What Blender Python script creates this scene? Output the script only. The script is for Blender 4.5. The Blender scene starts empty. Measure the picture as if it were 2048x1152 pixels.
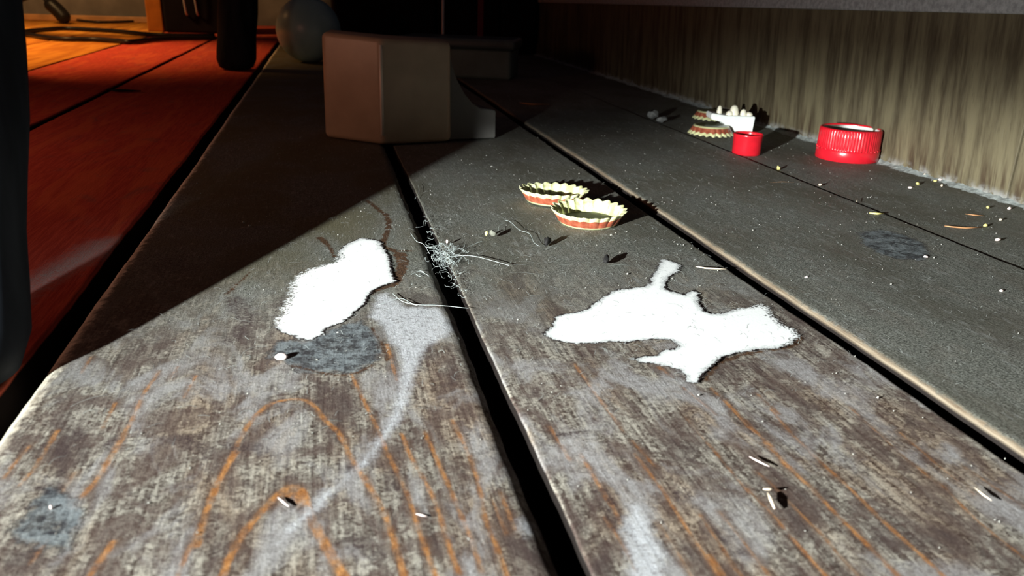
import bpy, bmesh, math, random
import numpy as np
from mathutils import Matrix, Vector

random.seed(7); RNG = np.random.default_rng(7)
SC = bpy.context.scene
COL = SC.collection
U = 0.00092                      # one working unit in metres (the eye stands 100 units above the planks)
H = 100.0

# ------------------------------------------------------------------ camera
F_PX, CX, CY = 1600.0, 1024.0, 576.0
_d = np.array([(640 - CX) / F_PX, (-25 - CY) / F_PX, 1.0]); _d /= np.linalg.norm(_d)
_ro = math.radians(2.0)
_u = np.array([math.sin(_ro), -math.cos(_ro), 0.0]); _u[2] = -(_u @ _d) / _d[2]; _u /= np.linalg.norm(_u)
_r = np.cross(_d, _u)
if _r[0] < 0: _r = -_r

def g(px, py, z=0.0):
    """a point of the floor plane (or of height z) from where the photograph shows it"""
    v = np.array([(px - CX) / F_PX, (py - CY) / F_PX, 1.0])
    t = (H - z) / (-(v @ _u))
    return np.array([v @ _r * t, v @ _d * t])

def at(px, py, Y):
    v = np.array([(px - CX) / F_PX, (py - CY) / F_PX, 1.0])
    t = Y / (v @ _d)
    return np.array([v @ _r * t, Y, H + v @ _u * t])

cam_data = bpy.data.cameras.new('camera')
cam = bpy.data.objects.new('camera', cam_data); COL.objects.link(cam)
cx_ = Vector((_r[0], _d[0], _u[0])); cy_ = -Vector((_r[1], _d[1], _u[1])); cz_ = -Vector((_r[2], _d[2], _u[2]))
M = Matrix((cx_, cy_, cz_)).transposed().to_4x4(); M.translation = Vector((0, 0, H * U))
cam.matrix_world = M
cam_data.sensor_fit = 'HORIZONTAL'; cam_data.sensor_width = 36.0
cam_data.lens = F_PX / 2048 * 36.0
cam_data.clip_start = 0.002; cam_data.clip_end = 50
cam_data.dof.use_dof = True
cam_data.dof.focus_distance = 320 * U
cam_data.dof.aperture_fstop = 30.0
SC.camera = cam

# ------------------------------------------------------------------ exposure, world, lamps
SC.view_settings.view_transform = 'Standard'
SC.view_settings.look = 'None'
SC.view_settings.gamma = 1.0
SC.view_settings.use_curve_mapping = False
SC.view_settings.exposure = 0.0

w = bpy.data.worlds.new('dim_room'); SC.world = w; w.use_nodes = True
w.node_tree.nodes['Background'].inputs[0].default_value = (0.55, 0.36, 0.42, 1)
w.node_tree.nodes['Background'].inputs[1].default_value = 0.030

TORCH = (-168.0, 37.0, 80.0)
tl = bpy.data.lights.new('torch', 'POINT'); tl.energy = 0.185; tl.color = (0.95, 1.0, 0.975)
tl.shadow_soft_size = 3.2 * U
tl.use_nodes = True
nt = tl.node_tree; nd = nt.nodes; lk = nt.links
em = nd['Emission']
tc = nd.new('ShaderNodeTexCoord')
sx = nd.new('ShaderNodeSeparateXYZ'); lk.new(tc.outputs['Normal'], sx.inputs[0])
def m_(op, a, b=None):
    n = nd.new('ShaderNodeMath'); n.operation = op
    for i, v in enumerate((a, b)):
        if v is None: continue
        if isinstance(v, (int, float)): n.inputs[i].default_value = v
        else: lk.new(v, n.inputs[i])
    return n.outputs[0]
FL = 1.0
el = m_('MULTIPLY', m_('ARCSINE', m_('MULTIPLY', sx.outputs[2], FL)), 180 / math.pi)
az = m_('MULTIPLY', m_('ARCTAN2', m_('MULTIPLY', sx.outputs[1], FL), m_('MULTIPLY', sx.outputs[0], FL)), 180 / math.pi)
def curve(x, pts):
    """lamp beam profile: piecewise-linear curve of x"""
    lo, hi = pts[0][0], pts[-1][0]; top = max(p[1] for p in pts)
    mr = nd.new('ShaderNodeMapRange'); lk.new(x, mr.inputs[0]); mr.inputs[1].default_value = lo; mr.inputs[2].default_value = hi
    fc = nd.new('ShaderNodeFloatCurve'); lk.new(mr.outputs[0], fc.inputs['Value'])
    c = fc.mapping.curves[0]
    for i, (px, py) in enumerate(pts):
        q = ((px - lo) / (hi - lo), py / top)
        if i == 0: c.points[0].location = q
        elif i == len(pts) - 1: c.points[-1].location = q
        else: c.points.new(*q)
    for p in c.points: p.handle_type = 'VECTOR'
    fc.mapping.update()
    return m_('MULTIPLY', fc.outputs[0], top)
BEAM_EL = [(-90, 2), (-45, 6), (-32, 12), (-25, 28), (-20, 48), (-15, 93), (-12, 126), (-10, 148), (-8, 190), (-6.5, 225), (-5.5, 200),
           (-4.5, 160), (-3, 95), (-2, 52), (-1, 26), (0, 14), (4, 14), (20, 4), (90, 1)]
BEAM_AZ = [(-180, .02), (-40, .05), (-15, .5), (5, 1.0), (55, 1.0), (64, .75), (70, .30), (74, .11), (77, .035), (82, .012), (90, .006), (180, .008)]
BEAM_AZ_FAR = [(-180, .02), (-40, .05), (-15, .5), (5, 1.0), (36, 1.0), (43, .95), (49, .76), (54, .25), (58, .09), (66, .055), (72, .022), (78, .008), (90, .005), (180, .005)]
mr_ = nd.new('ShaderNodeMapRange'); lk.new(el, mr_.inputs[0]); mr_.inputs[1].default_value = -9.6; mr_.inputs[2].default_value = -6.4
far_ = mr_.outputs[0]
azw, azn = curve(az, BEAM_AZ), curve(az, BEAM_AZ_FAR)
azf = m_('ADD', m_('MULTIPLY', azw, m_('SUBTRACT', 1.0, far_)), m_('MULTIPLY', azn, far_))
def ramp_(x, a, b):
    n = nd.new('ShaderNodeMapRange'); lk.new(x, n.inputs[0]); n.inputs[1].default_value = a; n.inputs[2].default_value = b
    return n.outputs[0]
azf = m_('MULTIPLY', azf, m_('SUBTRACT', 1.0, m_('MULTIPLY', m_('MULTIPLY', ramp_(el, -15, -11.5), ramp_(az, 70.5, 74)), .93)))
lk.new(m_('MULTIPLY', curve(el, BEAM_EL), azf), em.inputs['Strength'])
to = bpy.data.objects.new('torch', tl); COL.objects.link(to); to.location = [c * U for c in TORCH]

def lamp(name, kind, loc, energy, color, size=0.0, target=None, **kw):
    l = bpy.data.lights.new(name, kind); l.energy = energy; l.color = color
    if kind == 'AREA': l.size = size * U
    else: l.shadow_soft_size = size * U
    for k, v in kw.items(): setattr(l, k, v)
    o = bpy.data.objects.new(name, l); COL.objects.link(o); o.location = [c * U for c in loc]
    if target is not None:
        dv = Vector(target) - Vector(loc)
        o.rotation_euler = dv.to_track_quat('-Z', 'Y').to_euler()
    return o
# the warm lamp of the room beyond, low on the left
lamp('room_lamp', 'SPOT', (-650, 1350, 420), 14.0, (1.0, 0.50, 0.18), 30, target=(-530, 1340, 0), spot_size=math.radians(92), spot_blend=.55)
lamp('post_fill', 'SPOT', (-640, 1720, 420), 8.5, (1.0, 0.60, 0.24), 30, target=(-440, 2080, 60), spot_size=math.radians(84), spot_blend=.6)  # added fill without a visible source, lights the post and far wall
lamp('red_glow', 'POINT', (-410, 440, 150), 0.78, (1.0, 0.45, 0.29), 40)  # added fill standing in for reddish bounce over the left boards

# ------------------------------------------------------------------ node helper
class Mat:
    def __init__(self, name):
        self.m = bpy.data.materials.new(name); self.m.use_nodes = True
        self.t = self.m.node_tree; self.n = self.t.nodes; self.l = self.t.links
        self.b = self.n['Principled BSDF']
    def put(self, sock, v):
        if isinstance(v, (int, float)): sock.default_value = v
        elif isinstance(v, (tuple, list)): sock.default_value = tuple(v) + ((1.0,) if len(v) == 3 and sock.type == 'RGBA' else ())
        else: self.l.new(v, sock)
    def set(self, **kw):
        names = dict(color='Base Color', rough='Roughness', metal='Metallic', spec='Specular IOR Level', normal='Normal', alpha='Alpha',
                     trans='Transmission Weight', sss='Subsurface Weight', coat='Coat Weight', sheen='Sheen Weight')
        for k, v in kw.items(): self.put(self.b.inputs[names[k]], v)
        return self
    def attr(self, name):
        a = self.n.new('ShaderNodeAttribute'); a.attribute_name = name; return a.outputs['Fac']
    def pos(self, scale=(1, 1, 1)):
        """object coordinates in working units"""
        t = self.n.new('ShaderNodeTexCoord'); mp = self.n.new('ShaderNodeMapping')
        mp.inputs['Scale'].default_value = [s / U for s in scale]
        self.l.new(t.outputs['Object'], mp.inputs[0]); return mp.outputs[0]
    def noise(self, vec, scale, detail=3, rough=0.55, dist=0.0, out=0):
        n = self.n.new('ShaderNodeTexNoise'); self.l.new(vec, n.inputs['Vector'])
        n.inputs['Scale'].default_value = scale; n.inputs['Detail'].default_value = detail
        n.inputs['Roughness'].default_value = rough; n.inputs['Distortion'].default_value = dist
        return n.outputs[out]
    def math(self, op, a, b=None, c=None, clamp=False):
        n = self.n.new('ShaderNodeMath'); n.operation = op; n.use_clamp = clamp
        for i, v in enumerate((a, b, c)):
            if v is not None: self.put(n.inputs[i], v)
        return n.outputs[0]
    def ramp(self, x, a, b, y0=0.0, y1=1.0, smooth=True):
        n = self.n.new('ShaderNodeMapRange'); n.interpolation_type = 'SMOOTHSTEP' if smooth else 'LINEAR'
        self.put(n.inputs[0], x)
        n.inputs[1].default_value = a; n.inputs[2].default_value = b; n.inputs[3].default_value = y0; n.inputs[4].default_value = y1
        return n.outputs[0]
    def mix(self, f, a, b, blend='MIX'):
        n = self.n.new('ShaderNodeMix'); n.data_type = 'RGBA'; n.blend_type = blend
        self.put(n.inputs[0], f); self.put(n.inputs[6], a); self.put(n.inputs[7], b)
        return n.outputs[2]
    def bump(self, h, strength, dist):
        n = self.n.new('ShaderNodeBump'); n.inputs['Strength'].default_value = strength; n.inputs['Distance'].default_value = dist * U
        self.l.new(h, n.inputs['Height']); return n.outputs[0]

def plain(name, color, rough=0.5, var=0.15, scale=0.08, metal=0.0, spec=0.5, bump=0.0, **kw):
    k = Mat(name); p = k.pos()
    f = k.noise(p, scale, 4)
    dark = tuple(c * (1 - var) for c in color); lite = tuple(min(1, c * (1 + var)) for c in color)
    k.set(color=k.mix(k.ramp(f, .3, .7), dark, lite), rough=rough, metal=metal, spec=spec, **kw)
    if bump: k.set(normal=k.bump(k.noise(p, scale * 6, 3), .6, bump))
    return k.m

# ------------------------------------------------------------------ object helpers
def tag(o, label=None, cat=None, group=None, kind=None):
    if label: o['label'] = label
    if cat: o['category'] = cat
    if group: o['group'] = group
    if kind: o['kind'] = kind
    return o
def empty(name, loc=(0, 0, 0), rz=0.0, rx=0.0, ry=0.0):
    o = bpy.data.objects.new(name, None); COL.objects.link(o); o.empty_display_size = 0.01
    o.location = [c * U for c in loc]; o.rotation_euler = (rx, ry, rz); return o
def mesh_obj(name, verts, faces, mat, parent=None, smooth=True, mats=None, fmat=None, loc=None):
    me = bpy.data.meshes.new(name)
    me.from_pydata([tuple(float(c) * U for c in v) for v in verts], [], [tuple(int(i) for i in f) for f in faces]); me.update()
    for m in (mats or [mat]): me.materials.append(m)
    if fmat is not None: me.polygons.foreach_set('material_index', np.array(fmat, dtype=np.int32))
    me.polygons.foreach_set('use_smooth', [smooth] * len(me.polygons))
    o = bpy.data.objects.new(name, me); COL.objects.link(o)
    if parent is not None: o.parent = parent
    if loc is not None: o.location = [c * U for c in loc]
    return o
def fattr(o, name, vals):
    a = o.data.attributes.new(name, 'FLOAT', 'POINT'); a.data.foreach_set('value', np.asarray(vals, dtype=np.float32))
def bevel(o, width, seg=3, angle=30):
    b = o.modifiers.new('round', 'BEVEL'); b.width = width * U; b.segments = seg; b.limit_method = 'ANGLE'; b.angle_limit = math.radians(angle)
    return o
def lathe(profile, n=48, mod=None, close=False):
    """profile: list of (r, z); mod(theta, k, r, z) -> (r, z)"""
    V, Fc = [], []
    for k, (r, z) in enumerate(profile):
        for i in range(n):
            th = 2 * math.pi * i / n
            rr, zz = mod(th, k, r, z) if mod else (r, z)
            V.append((rr * math.cos(th), rr * math.sin(th), zz))
    K = len(profile)
    for k in range(K - 1):
        for i in range(n):
            j = (i + 1) % n
            Fc.append((k * n + i, k * n + j, (k + 1) * n + j, (k + 1) * n + i))
    if close:
        Fc.append(tuple(range(n))[::-1]); Fc.append(tuple((K - 1) * n + i for i in range(n)))
    return V, Fc
def box_vf(x0, x1, y0, y1, z0, z1):
    V = [(x, y, z) for z in (z0, z1) for y in (y0, y1) for x in (x0, x1)]
    Fc = [(0, 2, 3, 1), (4, 5, 7, 6), (0, 1, 5, 4), (2, 6, 7, 3), (0, 4, 6, 2), (1, 3, 7, 5)]
    return V, Fc
def prism_vf(poly, z0, z1):
    n = len(poly)
    V = [(x, y, z0) for x, y in poly] + [(x, y, z1) for x, y in poly]
    Fc = [tuple(range(n))[::-1], tuple(range(n, 2 * n))] + [(i, (i + 1) % n, n + (i + 1) % n, n + i) for i in range(n)]
    return V, Fc
def tube_vf(pts, rad, n=6, V=None, Fc=None):
    V = [] if V is None else V; Fc = [] if Fc is None else Fc
    P = [Vector(p) for p in pts]; b0 = len(V); K = len(P)
    for i, p in enumerate(P):
        t = (P[min(i + 1, K - 1)] - P[max(i - 1, 0)]).normalized()
        a = Vector((0, 0, 1)) if abs(t.z) < .9 else Vector((1, 0, 0))
        s = t.cross(a).normalized(); q = s.cross(t)
        r = rad(i / (K - 1)) if callable(rad) else rad
        for j in range(n):
            th = 2 * math.pi * j / n
            V.append(tuple(p + s * (r * math.cos(th)) + q * (r * math.sin(th))))
    for i in range(K - 1):
        for j in range(n):
            k = (j + 1) % n
            Fc.append((b0 + i * n + j, b0 + i * n + k, b0 + (i + 1) * n + k, b0 + (i + 1) * n + j))
    Fc.append(tuple(b0 + j for j in range(n))[::-1]); Fc.append(tuple(b0 + (K - 1) * n + j for j in range(n)))
    return V, Fc
def spline(pts, per=8):
    P = [np.array(p, float) for p in pts]; P = [2 * P[0] - P[1]] + P + [2 * P[-1] - P[-2]]; out = []
    for i in range(1, len(P) - 2):
        for s in range(per):
            t = s / per; a, b, c, d = P[i - 1], P[i], P[i + 1], P[i + 2]
            out.append(.5 * ((2 * b) + (-a + c) * t + (2 * a - 5 * b + 4 * c - d) * t * t + (-a + 3 * b - 3 * c + d) * t ** 3))
    out.append(P[-2]); return out
def seg_dist(P, A, B):
    d = B - A; L = max(float(d @ d), 1e-9)
    t = np.clip(((P - A) @ d) / L, 0, 1)
    return np.hypot(*(P - A - t[:, None] * d).T), t
def poly_sdf(P, poly):
    poly = np.asarray(poly); D = np.full(len(P), 1e3); ins = np.zeros(len(P), bool)
    for i in range(len(poly)):
        A, B = poly[i], poly[(i + 1) % len(poly)]
        D = np.minimum(D, seg_dist(P, A, B)[0])
        c = (A[1] > P[:, 1]) != (B[1] > P[:, 1])
        with np.errstate(divide='ignore', invalid='ignore'):
            xs = (B[0] - A[0]) * (P[:, 1] - A[1]) / (B[1] - A[1] + 1e-12) + A[0]
        ins ^= c & (P[:, 0] < xs)
    return np.where(ins, -D, D)
def line_sdf(P, lines):
    """distance to polylines [(pts, half width start, half width end)] minus their half width"""
    D = np.full(len(P), 30.0)
    for pts, w0, w1 in lines:
        n = len(pts) - 1
        for i in range(n):
            d, t = seg_dist(P, np.array(pts[i]), np.array(pts[i + 1]))
            D = np.minimum(D, d - (w0 + (w1 - w0) * (i + t) / n))
    return D
def G(lst): return [g(*p) for p in lst]

# ------------------------------------------------------------------ stains and grain, traced from the floor
WHITE_A = G([(546,640),(560,632),(562,617),(572,605),(579,587),(580,567),(592,552),(615,540),(642,532),(667,525),(677,512),(682,500),(700,487),(722,479),(747,481),(760,486),(765,500),(776,515),(779,532),(782,550),(790,564),(767,571),(745,581),(732,592),(730,605),(710,622),(695,637),(672,650),(645,660),(640,672),(615,681),(600,677),(572,667),(555,660),(550,647)])
WHITE_B = G([(1088,665),(1106,652),(1112,635),(1124,629),(1155,624),(1176,618),(1191,605),(1212,592),(1231,580),(1255,577),(1291,573),(1302,568),(1303,556),(1311,544),(1320,529),(1326,517),(1340,521),(1360,529),(1355,542),(1337,551),(1328,565),(1328,577),(1352,586),(1370,590),(1385,580),(1396,585),(1393,601),(1404,620),(1422,628),(1446,627),(1470,618),(1498,614),(1522,606),(1537,614),(1546,632),(1568,650),(1592,659),(1600,674),(1580,687),(1553,694),(1510,697),(1474,703),(1443,712),(1422,728),(1401,747),(1393,764),(1379,762),(1373,750),(1361,738),(1340,731),(1313,725),(1285,723),(1268,717),(1288,713),(1316,711),(1331,700),(1354,697),(1360,690),(1346,679),(1325,676),(1291,677),(1267,679),(1249,683),(1221,680),(1194,683),(1155,685),(1124,682),(1100,674)])
SMEAR_A = G([(737,633),(750,591),(772,583),(787,593),(812,611),(882,613),(902,641),(912,658),(887,676),(857,693),(844,713),(834,746),(824,776),(812,821),(797,853),(770,885),(740,925),(700,955),(668,990),(640,1020),(600,1050),(560,1085),(575,1050),(640,985),(690,955),(735,905),(764,853),(782,818),(794,776),(799,736),(794,701),(774,676),(762,651)])
SMEAR_B = G([(1238,1055),(1262,1000),(1290,1010),(1330,1100),(1340,1180),(1250,1180),(1252,1100)])
SMEAR_C = G([(1030,1040),(1050,1032),(1073,1045),(1070,1065),(1055,1075),(1035,1062)])
DARK_A = G([(647,668),(687,648),(724,643),(744,658),(762,681),(764,708),(752,723),(734,731),(724,743),(697,748),(662,745),(632,748),(597,746),(587,731),(565,726),(535,715),(545,695),(557,683),(587,681),(612,683)])
DARK_B = G([(15,1069),(62,1004),(100,971),(150,994),(170,1034),(150,1076),(135,1101),(62,1094),(30,1081)])
DARK_C = G([(1715,468),(1760,462),(1800,470),(1850,490),(1862,512),(1850,523),(1800,522),(1760,512),(1725,492)])
DARK_D = G([(430,600),(470,575),(520,600),(530,650),(500,700),(450,690),(425,640)])
def L(pts, w0=.55, w1=.55): return (spline(G(pts), 3), w0, w1)
STREAKS = [
 L([(395,1090),(420,1000),(455,930),(490,860),(530,815),(575,800),(620,805),(650,840),(680,870),(705,920),(740,975),(770,1030),(790,1090),(812,1165)], .7, .75),
 L([(440,1165),(470,1090),(515,1030),(560,985),(585,972),(605,985),(620,1030),(640,1070),(662,1110),(695,1165)], .8, 1.2),
 L([(578,978),(598,1000),(614,1024)], 1.9, 1.3),
 L([(702,748),(722,788),(737,821),(757,861),(772,899),(792,941),(817,994),(834,1051),(854,1104),(874,1160)], .5, .6),
 L([(802,866),(824,919),(849,961),(872,1009),(892,1074),(919,1150)]), L([(849,864),(869,909),(894,964),(917,1019),(942,1079),(964,1145)]),
 L([(905,840),(917,864),(944,926),(960,980),(974,1049),(999,1109),(1016,1160)]), L([(774,688),(787,736),(794,761)], .7, .3),
 L([(250,866),(230,899),(210,934),(190,964),(162,994)], .9, .6), L([(225,1085),(205,1115),(180,1150)], .8, .6), L([(150,945),(125,984)], .5, .4),
 L([(475,904),(445,951),(425,999),(400,1054),(375,1104),(355,1150)], .5, .5), L([(182,712),(162,746)], .5, .3), L([(318,742),(287,788),(265,838),(248,866)], .55, .6),
 L([(230,806),(205,855)], .5, .4), L([(392,752),(368,796)], .5, .3), L([(115,860),(75,926),(40,970)], .6, .4), L([(7,956),(30,925),(60,890)], .4, .4), L([(60,1130),(95,1080)], .4, .4),
 L([(355,733),(340,760)], .3, .3), L([(1000,985),(1030,1060)], .4, .4), L([(985,1000),(1012,1068)], .3, .3),
 L([(1450,795),(1474,823),(1498,848),(1535,881),(1571,924),(1601,951),(1624,972),(1673,1024),(1725,1075),(1770,1121),(1800,1150)], .5, .6),
 L([(1490,838),(1500,850)], 1.2, .9), L([(1535,881),(1550,898)], 1.2, .8), L([(1568,921),(1612,962)], .9, .7),
 L([(1542,814),(1582,860),(1624,902),(1667,942),(1710,981),(1752,1024),(1801,1069),(1846,1109),(1890,1150)], .35, .6),
 L([(1370,830),(1442,914),(1491,972),(1542,1021),(1582,1069),(1624,1115),(1655,1150)], .25, .45), L([(1518,942),(1564,984),(1606,1027),(1649,1069),(1679,1106),(1720,1150)], .35, .4),
 L([(1190,785),(1206,808),(1224,829),(1246,860)], .45, .3), L([(1124,887),(1139,917)], .6, .4), L([(1161,905),(1182,939),(1206,981),(1231,1021),(1240,1042)], .6, .5),
 L([(1270,905),(1303,948),(1328,981),(1352,1018),(1379,1060),(1410,1105),(1440,1150)], .35, .45), L([(1401,1027),(1434,1075),(1464,1121),(1485,1150)], .4, .4),
 L([(1419,1106),(1448,1145)], .5, .4), L([(1440,1020),(1498,1094),(1540,1148)], .3, .35), L([(1149,726),(1170,756),(1194,790),(1212,811)], .4, .5), L([(1319,732),(1346,752)], .7, .4),
 L([(1367,772),(1404,802),(1432,826)], .35, .3), L([(1422,772),(1455,805),(1477,823)], .4, .4), L([(1516,784),(1559,823)], .35, .35), L([(1265,880),(1310,930)], .3, .3),
 L([(1700,810),(1745,850),(1800,900),(1860,950)], .25, .3), L([(1800,860),(1870,920),(1950,985)], .25, .25), L([(1930,930),(2050,1010)], .25, .25), L([(1880,960),(1960,1040),(2060,1120)], .3, .3),
 L([(1210,1030),(1255,1100),(1275,1150)], .3, .3), L([(1100,850),(1120,885)], .4, .3), L([(1320,1045),(1360,1110),(1385,1150)], .25, .3),
]
CRACKS = [L([(735,402),(752,416),(772,432),(778,450),(772,470),(766,490),(778,497),(800,508)], 1.2, 1.3), L([(800,508),(806,530),(795,552),(792,566),(760,577),(735,590)], 2.6, .9),
          L([(770,492),(790,500),(828,501)], .7, .4), L([(640,475),(655,490),(662,500),(668,513)], 1.4, .6), L([(745,655),(765,690),(775,720)], .5, .5),
          L([(455,588),(478,566),(500,545)], .6, .3), L([(588,733),(650,748),(700,750),(745,730)], .35, .35), L([(1410,755),(1440,722),(1500,702),(1580,690),(1605,672)], .7, .8)]
SPOTS = [L([(470, 600), (490, 640), (465, 680)], 3.5, 3.0), L([(345,880),(385,885),(410,905)], 3.0, 2.0), L([(105,975),(130,990)], 3, 2), L([(1375,912),(1405,925)], 1.2, .8), L([(1480,840),(1530,850)], 1.5, .8), L([(1100,870),(1170,860)], 1.4, .9),
         L([(1640,860),(1680,880)], .9, .5), L([(1720,830),(1745,840)], 1.0, .6), L([(1430,1060),(1480,1100)], 2, 2), L([(780,950),(800,990)], 2.2, 1.6), L([(700,1080),(760,1110)], 2.5, 2),
         L([(160,860),(130,905),(120,950)], 2.0, 1.5), L([(225,880),(215,900)], 2, 1.5), L([(700,935),(745,930)], 1.6, 1), L([(1200,980),(1230,1045)], 2, 1.5), L([(1385,1010),(1350,980)], 1.6, 1.2),
         L([(40,1120),(90,1135)], 2, 2), L([(590,1010),(620,1030)], 1.7, 1.0), L([(470,890),(540,905)], 2.2, 1.5)]

# ------------------------------------------------------------------ floor
def wood_material():
    k = Mat('worn_floorboard')
    p = k.pos()
    fib = k.noise(k.pos((1, .055, 1)), .9, 5, .65)                # long fibres
    fine = k.noise(p, 2.0, 4, .72)                                # dust grain
    mid = k.noise(k.pos((1, .5, 1)), .06, 5, .6, .6)
    big = k.noise(k.pos((1, .6, 1)), .022, 4, .55, .4)
    tick = k.noise(k.pos((1, .22, 1)), .45, 4, .6)
    edgew = k.noise(p, .28, 4, .65)
    edgef = k.noise(p, 1.6, 2, .6)
    # bare worn wood near the front, dusty grey farther in
    speck = k.noise(k.pos((.8, 1, 1)), .75, 7, .72, 1.1)
    scr = k.noise(k.pos((.4, 1.3, 1)), 2.6, 4, .75)
    fm = k.math('ADD', k.math('MULTIPLY', fib, .38), k.math('MULTIPLY', speck, .62))
    worn = k.mix(k.ramp(fm, .41, .60), (.054, .038, .031), (.405, .375, .318))
    worn = k.mix(k.ramp(k.noise(k.pos((1, .35, 1)), .05, 4, .6, .5), .46, .64, 0, .55), worn, k.mix(k.ramp(fm, .41, .60), (.060, .030, .018), (.34, .235, .150)))
    worn = k.mix(k.ramp(k.noise(k.pos((1, .7, 1)), .11, 5, .68, .8), .42, .56, .72, 0), worn, (.085, .056, .048))
    worn = k.mix(k.math('MULTIPLY', k.ramp(mid, .48, .66), k.ramp(speck, .3, .6, .35, .95)), worn, (.40, .385, .39))
    worn = k.mix(k.ramp(mid, .47, .30, 0, .75), worn, (.062, .043, .040))
    worn = k.mix(k.ramp(tick, .62, .74, 0, .5), worn, (.045, .030, .032))
    dust = k.mix(k.ramp(k.math('ADD', k.math('MULTIPLY', fine, .5), k.math('MULTIPLY', scr, .5)), .40, .62), (.031, .031, .026), (.290, .297, .262))
    dust = k.mix(k.ramp(big, .42, .62, 0, .55), dust, (.085, .078, .060))
    dust = k.mix(k.ramp(tick, .56, .72, 0, .5), dust, (.33, .34, .325))
    dust = k.mix(k.ramp(k.noise(k.pos((1, .4, 1)), .9, 4, .65), .60, .72, 0, .55), dust, (.030, .028, .026))
    c = k.mix(k.math('MULTIPLY_ADD', k.ramp(mid, .3, .7), .5, k.math('SUBTRACT', k.attr('dusty'), .25), clamp=True), worn, dust)
    olive = k.ramp(big, .35, .6, 0, .45)
    c = k.mix(k.math('MULTIPLY', olive, k.attr('olive')), c, (.15, .125, .045))
    # traced grain of the growth rings
    st = k.math('ADD', k.math('MULTIPLY_ADD', k.math('SUBTRACT', edgew, .5), 1.5, k.attr('streak')), .12)
    sm = k.math('MULTIPLY', k.math('MULTIPLY', k.ramp(st, .45, -.45), k.math('MULTIPLY', k.ramp(mid, .66, .46, .55, 1), k.ramp(k.noise(p, .22, 3, .6), .40, .58, .30, 1))), k.ramp(speck, .36, .50, .55, 1.0))
    c = k.mix(k.math('MULTIPLY', k.ramp(st, 1.9, .2, 0, .55), k.ramp(tick, .4, .6)), c, (.10, .055, .035))
    c = k.mix(sm, c, k.mix(k.ramp(edgew, .35, .65), (.26, .105, .034), (.47, .22, .075)))
    # smears, stains, cracks
    def mask(name, amp, w0, w1, fa=.6):
        s = k.math('MULTIPLY_ADD', k.math('SUBTRACT', edgew, .5), amp, k.attr(name))
        s = k.math('MULTIPLY_ADD', k.math('SUBTRACT', edgef, .5), fa, s)
        return s, k.ramp(s, w1, w0)
    s, f = mask('spot', 9.0, -2.2, 1.6, 1.5); c = k.mix(k.math('MULTIPLY', f, k.ramp(speck, .35, .6, .9, .35)), c, (.050, .034, .034))
    s, f = mask('dark', 8.0, -2.0, .8, 1.5)
    c = k.mix(k.math('MULTIPLY', f, .85), c, k.mix(k.ramp(k.math('ADD', k.math('MULTIPLY', speck, .45), k.math('MULTIPLY', k.noise(p, .16, 4, .7), .55)), .42, .58), (.024, .026, .032), (.19, .22, .235)))
    c = k.mix(k.math('MULTIPLY', k.ramp(k.math('ABSOLUTE', s), .5, 0.0), .75), c, (.028, .022, .022))
    s, f = mask('smear', 4.5, -2.6, 1.2, 1.6)
    c = k.mix(k.math('MULTIPLY', f, k.ramp(speck, .34, .55, .35, .95)), c, (.50, .51, .535))
    s, f = mask('crack', 4.0, -.5, .5, 2.0); c = k.mix(k.math('MULTIPLY', f, .9), c, k.mix(k.ramp(fine, .4, .65), (.028, .012, .006), (.13, .060, .025)))
    # varnished boards that were never trodden bare
    var_ = k.mix(k.ramp(fib, .35, .65), (.50, .066, .046), (.68, .105, .064))
    var_ = k.mix(k.ramp(k.noise(k.pos((1, .14, 1)), .05, 3, .5, 1.2), .5, .62, 0, .55), var_, (.74, .15, .065))
    var_ = k.mix(k.math('MULTIPLY', k.ramp(mid, .55, .72), .35), var_, (.16, .12, .11))
    honey = k.mix(k.ramp(k.noise(k.pos((1, .1, 1)), .06, 3), .4, .62), (.52, .19, .035), (.70, .30, .050))
    var_ = k.mix(k.attr('honey'), var_, honey)
    s, f = mask('swath', 10.0, -8, 6, 3); var_ = k.mix(k.math('MULTIPLY', f, k.ramp(fine, .3, .62, .2, .95)), var_, (.42, .40, .40))  # grey dust tint, lightened in place of grazing torch light
    c = k.mix(k.attr('worn'), var_, c)
    # edges rubbed to pale wood
    ed = k.math('MULTIPLY', k.ramp(k.math('MULTIPLY_ADD', k.math('SUBTRACT', edgew, .5), 1.2, k.attr('edge')), .1, .6), k.ramp(k.attr('pale'), 0, .12))
    c = k.mix(ed, c, k.mix(k.ramp(fib, .35, .65), k.mix(k.attr('pale'), (.085, .052, .028), (.58, .50, .39)), k.mix(k.attr('pale'), (.165, .122, .076), (.86, .79, .66))))
    c = k.mix(k.math('MULTIPLY', k.ramp(k.attr('edge'), .72, .98), k.ramp(k.attr('pale'), .5, .2)), c, (.012, .009, .008))
    rough = k.ramp(k.attr('worn'), 0, 1, .5, .68)
    hgt = k.math('ADD', k.math('MULTIPLY', fine, .55), k.math('MULTIPLY', fib, .5))
    hgt = k.math('ADD', hgt, k.math('MULTIPLY', edgef, .35))
    k.set(color=c, rough=rough, spec=k.ramp(k.attr('worn'), .1, 1, 0, .16), normal=k.bump(hgt, .55, .55))
    return k.m
WOOD = wood_material()
DARKSUB = plain('dark_subfloor', (.012, .009, .008), .95)

V_, F_ = box_vf(-1400, 520, -160, 2600, -40, -15)
floor = mesh_obj('floor', V_, F_, DARKSUB, smooth=False); tag(floor, kind='structure')

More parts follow.
